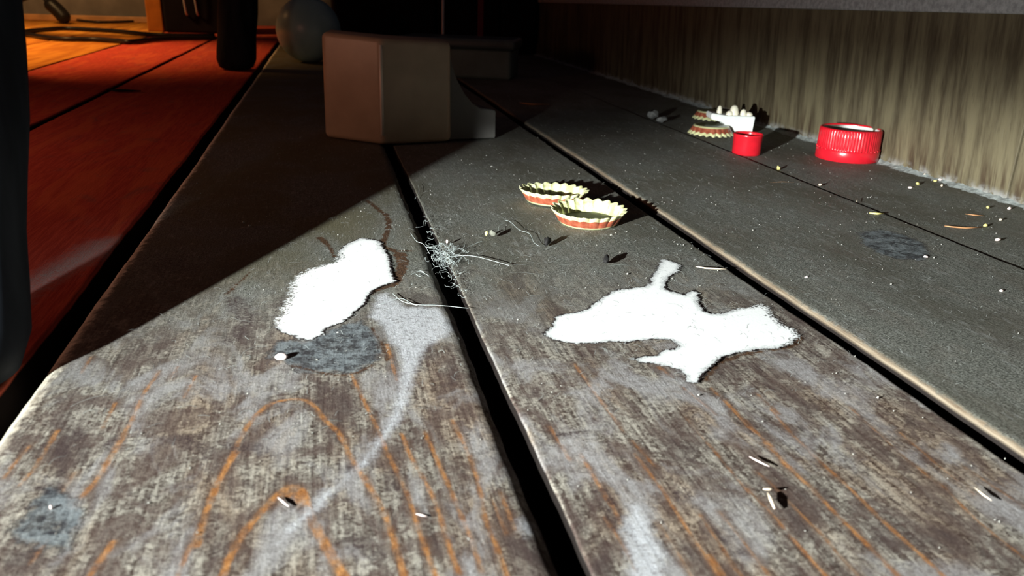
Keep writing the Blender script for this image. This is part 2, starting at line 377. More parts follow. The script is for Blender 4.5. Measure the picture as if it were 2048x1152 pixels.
def plank(x0, x1, z, rowspec, step, chL=(1.6, 1.2), chR=(1.6, 1.2), worn=1.0, honey=0.0, pale=(0, 0), dust0=170, dust1=330, swath=None):
    ys = np.concatenate([np.arange(a, b, s) for a, b, s in rowspec] + [[rowspec[-1][1]]])
    prof = [(x0 + .3, -14.5, 1), (x0, -13, 1), (x0, -chL[1] - .6, 1)]
    for i in range(1, 5):
        a = math.pi / 2 * i / 5; prof.append((x0 + chL[0] * (1 - math.cos(a)), -chL[1] * (1 - math.sin(a)), 1 - i / 5))
    xs = np.arange(x0 + chL[0], x1 - chR[0], step)
    prof += [(x, 0, 0) for x in xs] + [(x1 - chR[0], 0, 0)]
    for i in range(4, 0, -1):
        a = math.pi / 2 * i / 5; prof.append((x1 - chR[0] * (1 - math.cos(a)), -chR[1] * (1 - math.sin(a)), 2 - i / 5))
    prof += [(x1, -chR[1] - .6, 2), (x1, -13, 2), (x1 - .3, -14.5, 2)]
    pf = np.array(prof); nx, ny = len(pf), len(ys)
    X = np.repeat(pf[None, :, 0], ny, 0); Z = np.repeat(pf[None, :, 1], ny, 0); Y = np.repeat(ys[:, None], nx, 1)
    ph = x0 * .37
    wob = .35 * np.sin(Y * .011 + ph) + .25 * np.sin(Y * .043 + 2 * ph) + .12 * np.sin(Y * .17 + ph) + .07 * np.sin(Y * .61 + 3 * ph)
    wl = np.clip(1 - (X - x0) / 12, 0, 1); wr = np.clip(1 - (x1 - X) / 12, 0, 1)
    X2 = X + wob * wl * .8 + (.3 * np.sin(Y * .05 + ph) + .15 * np.sin(Y * .33 + ph)) * wr
    topm = np.clip((Z + 3) / 3, 0, 1)
    Z2 = Z + z + topm * (.25 * np.sin(X * .06 + ph) * np.sin(Y * .021 + ph) - .5 * ((X - (x0 + x1) / 2) / (x1 - x0)) ** 2)
    co = np.stack([X2, Y, Z2], -1).reshape(-1, 3)
    idx = np.arange(nx * ny).reshape(ny, nx)
    q = np.stack([idx[:-1, :-1], idx[:-1, 1:], idx[1:, 1:], idx[1:, :-1]], -1).reshape(-1, 4)
    me = bpy.data.meshes.new('plank')
    me.vertices.add(len(co)); me.vertices.foreach_set('co', (co * U).astype(np.float32).ravel())
    nq = len(q); ends = [idx[0, ::-1], idx[-1, :]]
    vi = np.concatenate([q.ravel()] + ends)
    st = np.concatenate([np.arange(nq) * 4, [nq * 4, nq * 4 + nx]]); 
    me.loops.add(len(vi)); me.loops.foreach_set('vertex_index', vi.astype(np.int32))
    me.polygons.add(nq + 2); me.polygons.foreach_set('loop_start', st.astype(np.int32))
    me.update(calc_edges=True); me.validate()
    me.polygons.foreach_set('use_smooth', [True] * len(me.polygons))
    me.materials.append(WOOD)
    o = bpy.data.objects.new('plank', me); COL.objects.link(o); o.parent = floor
    P = co[:, :2]; near = (P[:, 1] < 700) & (P[:, 1] > 60)
    def A(name, fn, base=30.0):
        v = np.full(len(P), base)
        if worn > .5 and fn is not None: v[near] = fn(P[near])
        fattr(o, name, v)
    A('smear', lambda Q: np.minimum.reduce([poly_sdf(Q, SMEAR_A), poly_sdf(Q, SMEAR_B), poly_sdf(Q, SMEAR_C)]))
    A('dark', lambda Q: np.minimum.reduce([poly_sdf(Q, s) for s in (DARK_A, DARK_B, DARK_C)]))
    A('streak', lambda Q: line_sdf(Q, STREAKS)); A('crack', lambda Q: line_sdf(Q, CRACKS)); A('spot', lambda Q: line_sdf(Q, SPOTS))
    yy = P[:, 1]; xx = P[:, 0]
    t = np.clip((yy - dust0) / (dust1 - dust0), 0, 1); fattr(o, 'dusty', t * t * (3 - 2 * t))
    fattr(o, 'olive', np.clip((yy - 250) / 120, 0, 1) * np.clip((60 - xx) / 60, 0.15, 1))
    fattr(o, 'worn', np.full(len(P), worn)); fattr(o, 'honey', np.full(len(P), honey))
    side = np.repeat(pf[None, :, 2], ny, 0).ravel()
    e = np.where(side > 1.0, side - 1, np.where(xx < (x0 + x1) / 2, side, 0))
    isr = xx > (x0 + x1) / 2
    fattr(o, 'edge', np.where(isr, np.clip(side - 1, 0, 1), np.clip(side, 0, 1)))
    fattr(o, 'pale', np.where(isr, pale[1], pale[0]))
    v = np.full(len(P), 60.0)
    if swath is not None: v = poly_sdf(P, swath)
    fattr(o, 'swath', v)
    return o
FINE = [(20, 80, 3), (80, 430, .62), (430, 720, 1.5), (720, 2560, 23)]
MIDR = [(20, 60, 5), (60, 700, 1.6), (700, 2560, 23)]
COARSE = [(-120, 700, 6), (700, 2560, 23)]
SWATH = G([(20,600),(45,555),(130,510),(175,480),(245,470),(225,505),(150,540),(82,576),(40,610)])
plank(-77.8, 38.6, 0.0, FINE, .62, (5.4, 2.6), (4.6, 3.2), pale=(1.0, .0))
plank(44.6, 155.3, -0.5, FINE, .62, (.7, .5), (1.6, 1.2), pale=(0, 0))
plank(161.0, 276.9, 0.8, MIDR, 1.6, (2.7, 1.8), (1.0, .8), pale=(.13, 0), dust0=-200, dust1=-100)
plank(278.9, 397.0, 0.0, MIDR, 2.0, (1.0, .8), (1.6, 1.2), dust0=-200, dust1=-100)
plank(-203.0, -85.3, -0.6, COARSE, 3.0, worn=.08, swath=SWATH)
plank(-328.5, -208.5, -0.3, COARSE, 6.0, worn=0.0)
for i, (a, b) in enumerate(((-452, -331.5), (-575, -455), (-698, -578), (-820, -701), (-943, -823), (-1066, -946), (-1190, -1070))):
    plank(a, b, 0.1 * (i % 2), COARSE, 8.0, (.8, .6), (.8, .6), worn=0.0, honey=1.0)

# white dried patches: thin crusts stuck to their planks
def crust_material():
    k = Mat('chalky_white_crust'); p = k.pos()
    n1 = k.noise(p, .30, 4, .65); n2 = k.noise(p, 1.3, 4, .68); n3 = k.noise(k.pos((1, .25, 1)), .5, 4, .6)
    s = k.math('MULTIPLY_ADD', k.math('SUBTRACT', n1, .5), 3.2, k.attr('white'))
    s = k.math('MULTIPLY_ADD', k.math('SUBTRACT', n2, .5), 3.6, s)
    soft = k.attr('soft')
    thin = k.math('ADD', s, k.math('MULTIPLY', soft, k.ramp(n2, .32, .68, -1.5, 5.5)))
    alpha = k.math('GREATER_THAN', .75, thin)
    body = k.mix(k.ramp(n3, .62, .74, 0, .55), (.96, .98, .975), (.36, .38, .38))
    body = k.mix(k.ramp(k.math('ADD', s, k.math('MULTIPLY', n2, 1.5)), -1.5, 1.0, 0, .7), body, (.40, .42, .42))
    rim = k.math('MULTIPLY', k.ramp(s, -.1, .35), k.ramp(n1, .30, .42))
    body = k.mix(rim, body, (.022, .014, .014))
    k.set(color=body, rough=.75, spec=.25, alpha=alpha, normal=k.bump(n2, .3, .15))
    return k.m
CRUST = crust_material()
PLANKS = [o for o in floor.children if o.name.startswith('plank')]
def crust(poly, parent, z, label, softfn):
    P = np.array(poly); x0, y0 = P.min(0) - 2.5; x1, y1 = P.max(0) + 2.5
    st = .7; xs = np.arange(x0, x1, st); ys = np.arange(y0, y1, st)
    X, Y = np.meshgrid(xs, ys); Q = np.stack([X.ravel(), Y.ravel()], -1); S = poly_sdf(Q, poly)
    nx = len(xs); keep = S < 2.2; remap = -np.ones(len(Q), int); remap[keep] = np.arange(keep.sum())
    V = [(a, b, z + .10) for a, b in Q[keep]]; Fc = []
    for j in range(len(ys) - 1):
        for i in range(nx - 1):
            f = (j * nx + i, j * nx + i + 1, (j + 1) * nx + i + 1, (j + 1) * nx + i)
            if all(keep[list(f)]): Fc.append([remap[c] for c in f])
    o = mesh_obj('white_crust', V, Fc, CRUST, parent); fattr(o, 'white', S[keep]); fattr(o, 'soft', softfn(Q[keep]))
    o['label'] = label
    return o
def ztop(x0, x1, z, Q): return z
crust(WHITE_A, PLANKS[0], .22, 'chalky white dried patch with soft left edge', lambda Q: np.clip(1.15 - np.minimum(line_sdf(Q, [L([(556, 640), (576, 595), (592, 552), (640, 532), (680, 515)], 0, 0)]), 20) / 7.0, 0, 1))
crust(WHITE_B, PLANKS[1], -.28, 'chalky white dried patch with ragged arms', lambda Q: np.clip((Q[:, 0] - 128) / 16, 0, 1) * .6)

# ------------------------------------------------------------------ right wall: grained kick panels under a grey ledge
def panel_material():
    k = Mat('stained_panel_wood')
    sh = k.n.new('ShaderNodeTexCoord'); sp = k.n.new('ShaderNodeSeparateXYZ'); k.l.new(sh.outputs['Object'], sp.inputs[0])
    yy = k.math('MULTIPLY', k.math('MULTIPLY_ADD', sp.outputs[2], -.10, sp.outputs[1]), 1 / U)
    zz = k.math('MULTIPLY', sp.outputs[2], 1 / U)
    cb = k.n.new('ShaderNodeCombineXYZ'); k.l.new(yy, cb.inputs[0]); k.l.new(k.math('MULTIPLY', zz, .10), cb.inputs[1])
    v = cb.outputs[0]
    a = k.noise(v, .10, 5, .65); b = k.noise(v, .45, 4, .7); d = k.noise(v, .035, 3)
    c = k.mix(k.ramp(a, .34, .62), (.060, .047, .028), (.150, .127, .076))
    c = k.mix(k.ramp(b, .45, .8, 0, .4), c, (.16, .14, .095))
    c = k.mix(k.ramp(b, .44, .28, 0, .45), c, (.022, .014, .010))
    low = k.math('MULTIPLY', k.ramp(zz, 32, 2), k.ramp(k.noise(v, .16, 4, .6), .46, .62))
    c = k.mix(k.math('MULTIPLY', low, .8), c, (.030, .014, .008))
    c = k.mix(k.math('MULTIPLY', k.ramp(zz, 7, 0), k.ramp(k.noise(k.pos(), .12, 4), .4, .6)), c, (.26, .26, .25))
    k.set(color=c, rough=.55, spec=.3, normal=k.bump(b, .4, .4))
    return k.m
PANEL = panel_material()
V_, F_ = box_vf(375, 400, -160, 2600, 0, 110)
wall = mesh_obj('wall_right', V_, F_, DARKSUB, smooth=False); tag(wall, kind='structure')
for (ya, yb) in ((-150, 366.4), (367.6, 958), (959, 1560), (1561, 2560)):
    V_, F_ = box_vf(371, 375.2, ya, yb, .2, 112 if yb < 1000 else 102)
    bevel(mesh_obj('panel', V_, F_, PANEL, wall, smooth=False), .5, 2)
LEDGE = plain('grey_ledge_paint', (.36, .375, .38), .6, .25, .3, bump=.3)
LZ = 97.6
prof = [(366.5, LZ), (376, LZ), (376, 118), (366.5, 118)]
V_ = [(x, y, z - (y - 500) * .0105) for y in (-150, 2560) for x, z in prof]   # the ledge sags a little towards the far end
F_ = [(0, 1, 5, 4), (1, 2, 6, 5), (2, 3, 7, 6), (3, 0, 4, 7), (3, 2, 1, 0), (4, 5, 6, 7)]
tr = mesh_obj('trim_1', V_, F_, LEDGE, smooth=False); bevel(tr, 1.2, 3); tag(tr, kind='structure')

# dust swept against the foot of the panels
DUST = plain('pale_grey_dust', (.33, .36, .35), .95, .35, .35, bump=.6)
V_, F_ = [], []
ys = np.arange(60, 1500, 1.6); prev = None
for k_, y in enumerate(ys):
    n1 = .5 + .5 * math.sin(y * .13) * math.sin(y * .031 + 1); n2 = RNG.random()
    hgt = .4 + 1.4 * n1 + 1.1 * n2 * n2; wd = 2.5 + 5 * n1 + 4 * n2 * n2
    row = [(371.2, y, hgt), (371 - wd * .35, y, hgt * (.45 + .3 * RNG.random())), (371 - wd * .7, y, hgt * .25 * RNG.random() + .12), (371 - wd, y, .02)]
    b0 = len(V_); V_ += row
    if k_:
        for j in range(3): F_.append((b0 - 4 + j, b0 - 3 + j, b0 + j + 1, b0 + j))
o = mesh_obj('dust', V_, F_, DUST); tag(o, 'pale grey dust drift along the foot of the wooden panel', 'dust', kind='stuff')

# ------------------------------------------------------------------ far wall at the left, the dim end of the room
WALLG = plain('dull_grey_plaster', (.16, .14, .13), .9, .3, .01)
YB = 2320
V_, F_ = box_vf(-1390, 520, YB, YB + 40, 0, 700)
o = mesh_obj('wall_back', V_, F_, WALLG, smooth=False); tag(o, kind='structure')
V_, F_ = box_vf(-1390, -380, YB - 14, YB - .5, .4, 15)
o = mesh_obj('baseboard_back', V_, F_, plain('pine_skirting', (.46, .22, .08), .5, .2, .03), smooth=False); bevel(o, 2); tag(o, kind='structure')

# ------------------------------------------------------------------ dark bench whose rounded legs stand at the left
LEGM = Mat('dark_leg_finish'); LEGM.set(color=LEGM.mix(LEGM.ramp(LEGM.noise(LEGM.pos((1, 1, .2)), .1, 4), .35, .65), (.006, .008, .012), (.016, .020, .026)), rough=.55, spec=.06); LEGM = LEGM.m
bench = empty('bench', (-95.5, 221, 0))
tag(bench, 'dark bench with slim rounded legs standing on the left boards', 'bench')
def leg(cx, cy, s=1.0):
    pr = [(0.1, .3), (10, .3), (14.5, 1.0), (17.5, 3), (20.4, 12), (20.4, 24), (19.8, 38), (20.1, 52), (20.6, 66), (20.2, 84), (19.4, 110), (19.2, 200), (20.5, 420), (0.1, 420)]
    zz = [p[1] for p in pr]
    pp = []
    for i in range(len(pr) - 1):
        for t in (0, .5): pp.append(tuple(np.array(pr[i]) * (1 - t) + np.array(pr[i + 1]) * t))
    pp.append(pr[-1])
    V, Fc = lathe([(r * s, z) for r, z in pp], 40)
    V = [(x + 6.0 * math.tanh((z - 50) / 60), y + 12.0 * math.tanh((z - 50) / 60), z) for x, y, z in V]   # sabre-curved
    return mesh_obj('leg', V, Fc, LEGM, bench, loc=(cx + 95.5, cy - 221, 0))
leg(-95.5, 221); leg(-103, 1100, 1.18); leg(-470, 221); leg(-470, 1100, 1.18)
V_, F_ = box_vf(-500, -70, 190, 1140, 420, 450)
o = mesh_obj('seat', [(x + 95.5, y - 221, z) for x, y, z in V_], F_, LEGM, bench, smooth=False); bevel(o, 5)

# ------------------------------------------------------------------ crown caps
OUT = Mat('printed_cap_lacquer'); _p = OUT.pos(); _n = OUT.noise(_p, .35, 4)
_c = OUT.mix(OUT.ramp(_n, .35, .65), (.28, .062, .032), (.40, .115, .062))
_c = OUT.mix(OUT.ramp(OUT.math('MULTIPLY_ADD', OUT.math('SUBTRACT', _n, .5), .25, OUT.attr('tip')), .42, .52), _c, (.66, .66, .36))
_c = OUT.mix(OUT.attr('disc'), _c, OUT.mix(OUT.ramp(_n, .4, .6), (.050, .062, .020), (.12, .12, .045)))
OUT.set(color=_c, rough=.28, metal=.15, spec=.5); OUT = OUT.m
INN = Mat('gold_cap_inside'); INN.set(color=INN.mix(INN.ramp(INN.noise(INN.pos(), .3, 4), .4, .65), (.56, .57, .27), (.86, .87, .58)), rough=.30, metal=.35); INN = INN.m
LIN = plain('olive_cap_liner', (.085, .090, .040), .55, .3, .2)
def crown_cap(label, pos, flip, rz, tilt=(0, 0), disc=(.30, .27, .07)):
    root = empty('bottle_cap', (pos[0], pos[1], pos[2] if len(pos) > 2 else 0), rz, tilt[0] + (math.pi if flip else 0), tilt[1])
    tag(root, label, 'bottle cap')
    n = 21 * 14
    outer = [(0.05, 0), (6, 0), (12.0, 0), (13.2, .15), (14.0, .7), (14.5, 1.6), (15.0, 2.8), (15.4, 3.6), (15.8, 4.4), (16.2, 5.1), (16.6, 5.7), (17.0, 6.25), (17.35, 6.8)]
    inner = [(r - .55, max(z, .55)) if r > 13 else (r, .55) for r, z in outer]
    def mod(th, k, r, z):
        a = np.clip((z - .5) / 6.3, 0, 1) ** 1.15
        c = math.cos(21 * th)
        rr = r + (.95 * (abs(.5 + .5 * c) ** .5 * 2 - 1)) * a if r > 13.3 else r
        zz = z + (.36 * c * a ** 3)
        return rr, zz
    prof = outer + inner[::-1]
    V, Fc = lathe(prof, n, mod)
    no = (len(outer) - 1) * n
    fm = [0 if i < no else 1 for i in range(len(Fc))]
    o = mesh_obj('shell', V, Fc, OUT, root, mats=[OUT, INN], fmat=fm)
    tip = []
    for k, (r, z) in enumerate(prof):
        for i in range(n):
            th = 2 * math.pi * i / n; c = math.cos(21 * th)
            v = (z - 4.6 - .30 * c) / .9 + .45
            if .05 < z < 1.0 and r > 13: v = 1.0
            tip.append(np.clip(v, 0, 1))
    fattr(o, 'tip', tip); fattr(o, 'disc', [1.0 if (r < 13 and z < .3) else 0.0 for r, z in prof for _ in range(n)])
    V, Fc = lathe([(.05, .75), (12.4, .75), (13.2, .95), (13.6, 1.15), (13.4, .6)], 64)
    l = mesh_obj('liner', V, Fc, LIN, root); l['label'] = 'dark olive sealing liner'
    return root
def base_center(px, py, r):
    q = g(px, py); return q + q / np.linalg.norm(q) * r
ca = base_center(1175, 460, 14.6); cb = base_center(1106, 417, 14.6)
crown_cap('upturned bottle cap with orange rim nearest the camera, overlapping the other in view', (ca[0], ca[1], -.2), False, .1, (.02, -.015))
crown_cap('upturned orange and cream bottle cap just behind the nearest bottle cap', (cb[0], cb[1], -.2), False, .35, (-.03, .03))
cc = base_center(1420, 275, 17.5); cd = base_center(1424, 243, 17.5)
crown_cap('bottle cap lying crimped edge down left of the small red cap', (cc[0], cc[1], 7.4), True, .2)
crown_cap('bottle cap lying crimped edge down, half hidden behind the white plastic piece', (cd[0], cd[1], 7.4), True, .5)

# ------------------------------------------------------------------ red caps
RED = plain('glossy_red_plastic', (.52, .010, .020), .24, .08, .2, sss=0.0)
_w = Mat('shade_tinted_lining'); _t = _w.n.new('ShaderNodeTexCoord'); _s = _w.n.new('ShaderNodeSeparateXYZ'); _w.l.new(_t.outputs['Object'], _s.inputs[0])
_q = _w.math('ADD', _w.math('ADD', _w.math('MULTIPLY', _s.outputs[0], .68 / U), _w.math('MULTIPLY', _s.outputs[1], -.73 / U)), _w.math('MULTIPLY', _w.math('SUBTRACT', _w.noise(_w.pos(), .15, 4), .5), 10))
_w.set(color=_w.mix(_w.ramp(_q, -9, 0), (.085, .075, .055), (.62, .60, .58)), rough=.5); WHT = _w.m  # brown on one side paints in the shade inside the cap
rc = base_center(1690, 327, 20.6)
root = empty('screw_cap', (rc[0], rc[1], .1), .2); tag(root, 'large red ribbed screw cap with white lining, standing beside the wooden panel', 'screw cap')
nr = 64
def rib(th, k, r, z):
    return (r + (.32 * (1 if (nr * th / (2 * math.pi)) % 1 < .55 else -.6) if 8.4 < z < 20.6 and r > 19 else 0), z)
pr = [(19.2, 0), (20.4, .1), (20.8, .5), (20.8, 6.6), (20.5, 7.4), (20.1, 7.8), (20.15, 8.6), (20.1, 12), (20.05, 16), (20.0, 20.2), (19.9, 20.9), (19.6, 21.4), (19.1, 21.5), (18.7, 21.3), (18.5, 20.6), (18.5, 19.6)]
V_, F_ = lathe(pr, nr * 6, rib); mesh_obj('shell', V_, F_, RED, root)
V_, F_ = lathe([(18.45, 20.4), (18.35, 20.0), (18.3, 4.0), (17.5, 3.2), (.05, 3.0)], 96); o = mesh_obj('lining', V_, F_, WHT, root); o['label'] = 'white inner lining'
# small beads between the ribbed part and the lower band
V_, F_ = [], []
for i in range(32):
    a = 2 * math.pi * i / 32; v, f = lathe([(.02, -.7), (.5, -.45), (.7, 0), (.5, .45), (.02, .7)], 8); b0 = len(V_)
    V_ += [(x + 20.35 * math.cos(a), y + 20.35 * math.sin(a), z + 7.7) for x, y, z in v]; F_ += [tuple(q + b0 for q in t) for t in f]
o = mesh_obj('bridge_beads', V_, F_, RED, root); o['kind'] = 'stuff'
sc_ = base_center(1491, 313, 9.8)
root = empty('small_cap', (sc_[0], sc_[1], .1), 0); tag(root, 'small smooth open red cap in front of the white plastic piece', 'cap')
V_, F_ = lathe([(.05, .9), (8.6, .9), (8.9, 1.2), (9.4, 13.6), (9.6, 14.2), (10.0, 14.4), (10.25, 14.0), (10.15, 12.9), (9.95, 12.4), (9.65, 1.0), (9.4, .2), (9.0, 0), (.05, 0)][::-1], 72)
mesh_obj('shell', V_, F_, RED, root)

# ------------------------------------------------------------------ white plastic piece with knobs
WP = Mat('white_plastic'); WP.set(color=WP.mix(WP.ramp(WP.noise(WP.pos(), .1, 3), .4, .6), (.78, .82, .80), (.90, .92, .88)), rough=.42); WP = WP.m
CREAM = plain('cream_plastic', (.84, .80, .64), .45, .08, .2)
wc = g(1480, 268)
root = empty('plastic_clip', (wc[0], wc[1] + 6, .1), -.20); tag(root, 'broken white plastic piece with cream knobs on top and a side arm', 'plastic piece')
pf = [(-10, 0), (9.2, 0), (10.2, .8), (11.2, 13.6), (10.4, 14.4), (-11.5, 14.4), (-23.5, 16.0), (-24.6, 15.0), (-24.4, 11.6), (-23.4, 11.0), (-16.5, 9.4), (-13.2, 8.0), (-12.0, 6.0), (-11.0, 1.0)]
V_ = [(x, y, z) for y in (-8, 8) for x, z in pf]; n_ = len(pf)
F_ = [tuple(range(n_)), tuple(range(n_, 2 * n_))[::-1]] + [(i, n_ + i, n_ + (i + 1) % n_, (i + 1) % n_) for i in range(n_)]
bevel(mesh_obj('body', V_, F_, WP, root, smooth=False), .7, 3)
for (kx, kz, kr, ky) in ((-15.5, 6.0, 1.7, 2), (-8.5, 3.6, 2.2, -3), (-4.4, 7.6, 2.9, -1), (2.6, 5.0, 2.0, -3), (7.5, 2.8, 2.4, -2), (-.8, 3.4, 1.8, 4)):
    v, f = lathe([(kr * 1.3, 0), (kr * 1.25, kz * .35), (kr * 1.1, kz * .62), (kr * .8, kz * .88), (kr * .4, kz), (.02, kz * 1.02)], 16)
    mesh_obj('knob', v, f, CREAM, root, loc=(kx, ky, 14.2 if kx > -12 else 14.8))

# ------------------------------------------------------------------ beige plastic block with a flared foot
BEI = plain('beige_plastic', (.44, .345, .235), .42, .10, .03, spec=.5)
BEI2 = plain('frosted_plastic', (.10, .095, .088), .5, .10, .03)
p0, p1, p2 = np.array([-1.0, 583.0]), np.array([36.8, 551.5]), np.array([85.5, 564.0])
root = empty('plastic_block', (p1[0], p1[1], 0)); tag(root, 'beige plastic block with rounded corners and a flared foot in the shade', 'plastic block')
bk = np.array([.10, .99]) * 46
poly = [p0 - p1, p1 - p1, p2 - p1, p2 - p1 + bk, p1 - p1 + bk * 1.2, p0 - p1 + bk]
V_, F_ = prism_vf(poly, .3, 75)
V_ = [(x * (1.0 if z < 1 else .985), y, z if z < 1 else 70.2 - .045 * x) for x, y, z in V_]
bevel(mesh_obj('body', V_, F_, BEI, root, smooth=True), 3.6, 5, 20)
V_, F_ = tube_vf([(.1, .75, 7), (.1, .65, 36), (.1, .75, 66)], 1.2, 8)
o = mesh_obj('corner_highlight', V_, F_, plain('highlight_plastic', (.80, .74, .62), .3, .1, .05), root); o['label'] = 'pale strip standing in for the highlight on the front corner'  # pale colour paints in the specular line along the corner
fw = [(0, 0), (37.5, 0), (38.6, .8), (38.4, 19), (37.4, 20.2), (36, 20.6), (26, 22.0), (20, 25.5), (14, 32), (8, 42), (4, 52), (2, 62), (0, 66), (-8, 66), (-8, 0)]
dx = np.array([.97, .20]); dy = np.array([-.20, .97]); n_ = len(fw); off = p2 - p1 + np.array([-2, 6])
V_ = []
for t in (0, 34):
    for a, z in fw: q = off + dx * a + dy * t; V_.append((q[0], q[1], z + .3))
F_ = [tuple(range(n_))[::-1], tuple(range(n_, 2 * n_))] + [(i, (i + 1) % n_, n_ + (i + 1) % n_, n_ + i) for i in range(n_)]
o = mesh_obj('foot', V_, F_, BEI2, root, smooth=False); bevel(o, .9, 2, 40); o['label'] = 'greyer flared foot'

# ------------------------------------------------------------------ ball, low box, dark cabinet behind
BALLM = Mat('pale_ball_skin'); BALLM.set(color=BALLM.mix(BALLM.ramp(BALLM.noise(BALLM.pos(), .02, 3), .4, .6), (.24, .47, .52), (.32, .58, .62)), rough=.35, sss=.0); BALLM = BALLM.m
bc = at(617, 62, 1205); R_ = 44.0
V_, F_ = lathe([(max(.02, R_ * math.sin(a)), R_ - R_ * math.cos(a)) for a in np.linspace(0, math.pi, 32)], 48)
o = mesh_obj('ball', V_, F_, BALLM, loc=(bc[0], 1205, 0.1)); tag(o, 'pale bluish ball resting behind the beige plastic block', 'ball')
BOXM = plain('dark_grey_box', (.10, .165, .165), .55, .2, .02); BOXL = plain('box_lid', (.08, .12, .13), .3, .2, .02)
root = empty('storage_box', (150, 1010, 0), -.35); tag(root, 'low dark grey box with a shiny lid edge behind the block', 'box')
V_, F_ = box_vf(-62, 78, -2, 70, .3, 36); bevel(mesh_obj('body', V_, F_, BOXM, root, smooth=False), 4, 3)
V_, F_ = box_vf(-66, 82, -6, 74, 36.2, 48); bevel(mesh_obj('lid', V_, F_, BOXL, root, smooth=False), 4, 3)
CABM = plain('black_cabinet_finish', (.010, .008, .010), .6, .2, .02, spec=.03); STRIP = plain('pale_metal_strip', (.5, .5, .55), .3, .1, .02, metal=.6); REDS = plain('dull_red_strip', (.16, .012, .03), .5)
root = empty('cabinet', (0, 1420, 0)); tag(root, 'black cabinet with upright edge strips in the dark background', 'cabinet')
V_, F_ = box_vf(20, 366, 12, 300, .3, 330); bevel(mesh_obj('body', V_, F_, CABM, root, smooth=False), 3)
for (a, b) in ((22, 188), (192, 298), (302, 364)):
    V_, F_ = box_vf(a, b, 0, 11.8, 20, 325); bevel(mesh_obj('door', V_, F_, CABM, root, smooth=False), 2)
def xat(px, Y): return at(px, 40, Y)[0]
V_, F_ = box_vf(xat(886, 1419) - 2, xat(886, 1419) + 2, -3, -.2, 26, 320); bevel(mesh_obj('edge_strip', V_, F_, STRIP, root, smooth=False), .8)
V_, F_ = box_vf(xat(961, 1419) - 5, xat(961, 1419) + 5, -3, -.2, 26, 320); bevel(mesh_obj('edge_strip', V_, F_, REDS, root, smooth=False), .8)

# ------------------------------------------------------------------ far left: post, black case, cables, plug
pb = g(296, 63); pb2 = g(334, 62)
V_, F_ = box_vf(0, pb2[0] - pb[0], 0, 46, .3, 520)
o = mesh_obj('wooden_post', V_, F_, plain('orange_pine', (.36, .115, .018), .6, .15, .03, spec=.1), smooth=False, loc=(pb[0], pb[1], 0)); bevel(o, 2.5)
tag(o, 'square orange pine post standing upright by the cables', 'post')
root = empty('black_case', (pb2[0] + 6, pb2[1] - 60, 0)); tag(root, 'black case with thin pale handles right of the pine post', 'case')
V_, F_ = box_vf(0, 165, 0, 120, .3, 380); bevel(mesh_obj('body', V_, F_, CABM, root, smooth=False), 5)
for hx in (42, 64):
    V_, F_ = tube_vf(spline([(hx, -1, 150), (hx, -9, 140), (hx + 2, -12, 90), (hx + 5, -9, 44), (hx + 6, -1, 36)], 6), 2.2, 8)
    mesh_obj('handle', V_, F_, STRIP, root)
CAB = plain('black_cable', (.012, .010, .010), .42, .2, .1, spec=.22)
def cable(name, pts, r, label, z=None):
    P = [tuple(g(x, y, r)) + (r + .3 + (0 if len(q) == 0 else q[0]),) for x, y, *q in pts]
    V, Fc = tube_vf(spline(P, 10), r, 10); o = mesh_obj(name, V, Fc, CAB); return tag(o, label, 'cable')
cable('cable', [(20, 68), (52, 63), (80, 60), (125, 57), (180, 59), (240, 63), (300, 69), (360, 71), (430, 72)], 4.2, 'black cable lying straight across the orange floor boards')
cable('cable', [(30, 67), (60, 70), (90, 75), (130, 78), (190, 79), (235, 82), (262, 84), (300, 80), (350, 77), (430, 76)], 4.2, 'glossy black cable bowing toward the front beside the straight cable')
cable('cable', [(142, 36), (160, 41), (190, 44), (230, 44), (290, 42), (340, 42)], 3.4, 'thin dark cable running behind the pine post along the skirting')
pa = g(128, 48)
root = empty('plug', (pa[0], pa[1], 0)); tag(root, 'dark rounded plug leaning over the cables at far left', 'plug')
P = [at(134, 44, pa[1]), at(122, 28, pa[1] + 3), at(108, 14, pa[1] + 6), at(94, 3, pa[1] + 10)]
V_, F_ = tube_vf(spline([tuple(q) for q in P], 6), lambda t: 16 * min(1, .55 + 3 * t) * (1 if t < .85 else 1 - (t - .85) * 2.5), 14); mesh_obj('body', V_, F_, CAB, root, loc=(-pa[0], -pa[1], 0))
P = [(P[-1][0], P[-1][1], P[-1][2]), (P[-1][0] - 20, P[-1][1] + 10, P[-1][2] + 12), (P[-1][0] - 70, P[-1][1] + 20, P[-1][2] - 5), (P[-1][0] - 120, P[-1][1] + 22, 5)]
V_, F_ = tube_vf(spline(P, 6), 4, 10); mesh_obj('lead', V_, F_, CAB, root, loc=(-pa[0], -pa[1], 0))

# ------------------------------------------------------------------ litter on the boards
def lump(name, px, py, size, mat, label, cat, z=None, rz=0.0, seed=0, rough=.25, sub=2, group=None):
    bm = bmesh.new(); bmesh.ops.create_icosphere(bm, subdivisions=sub, radius=1); rr = random.Random(seed)
    ph = [rr.uniform(0, 6) for _ in range(6)]
    V = []
    for v in bm.verts:
        x, y, zz = v.co
        k = 1 + rough * (math.sin(3 * x + ph[0]) * math.sin(3.5 * y + ph[1]) + .6 * math.sin(6 * zz + ph[2] + 4 * x) + .5 * rr.uniform(-1, 1))
        V.append((x * k * size[0], y * k * size[1], zz * k * size[2]))
    zm = min(v[2] for v in V); V = [(a, b, c - zm) for a, b, c in V]
    Fc = [[v.index for v in f.verts] for f in bm.faces]; bm.free()
    q = g(px, py)
    o = mesh_obj(name, V, Fc, mat, loc=(q[0], q[1], .1 if z is None else z)); o.rotation_euler.z = rz
    return tag(o, label, cat, group)
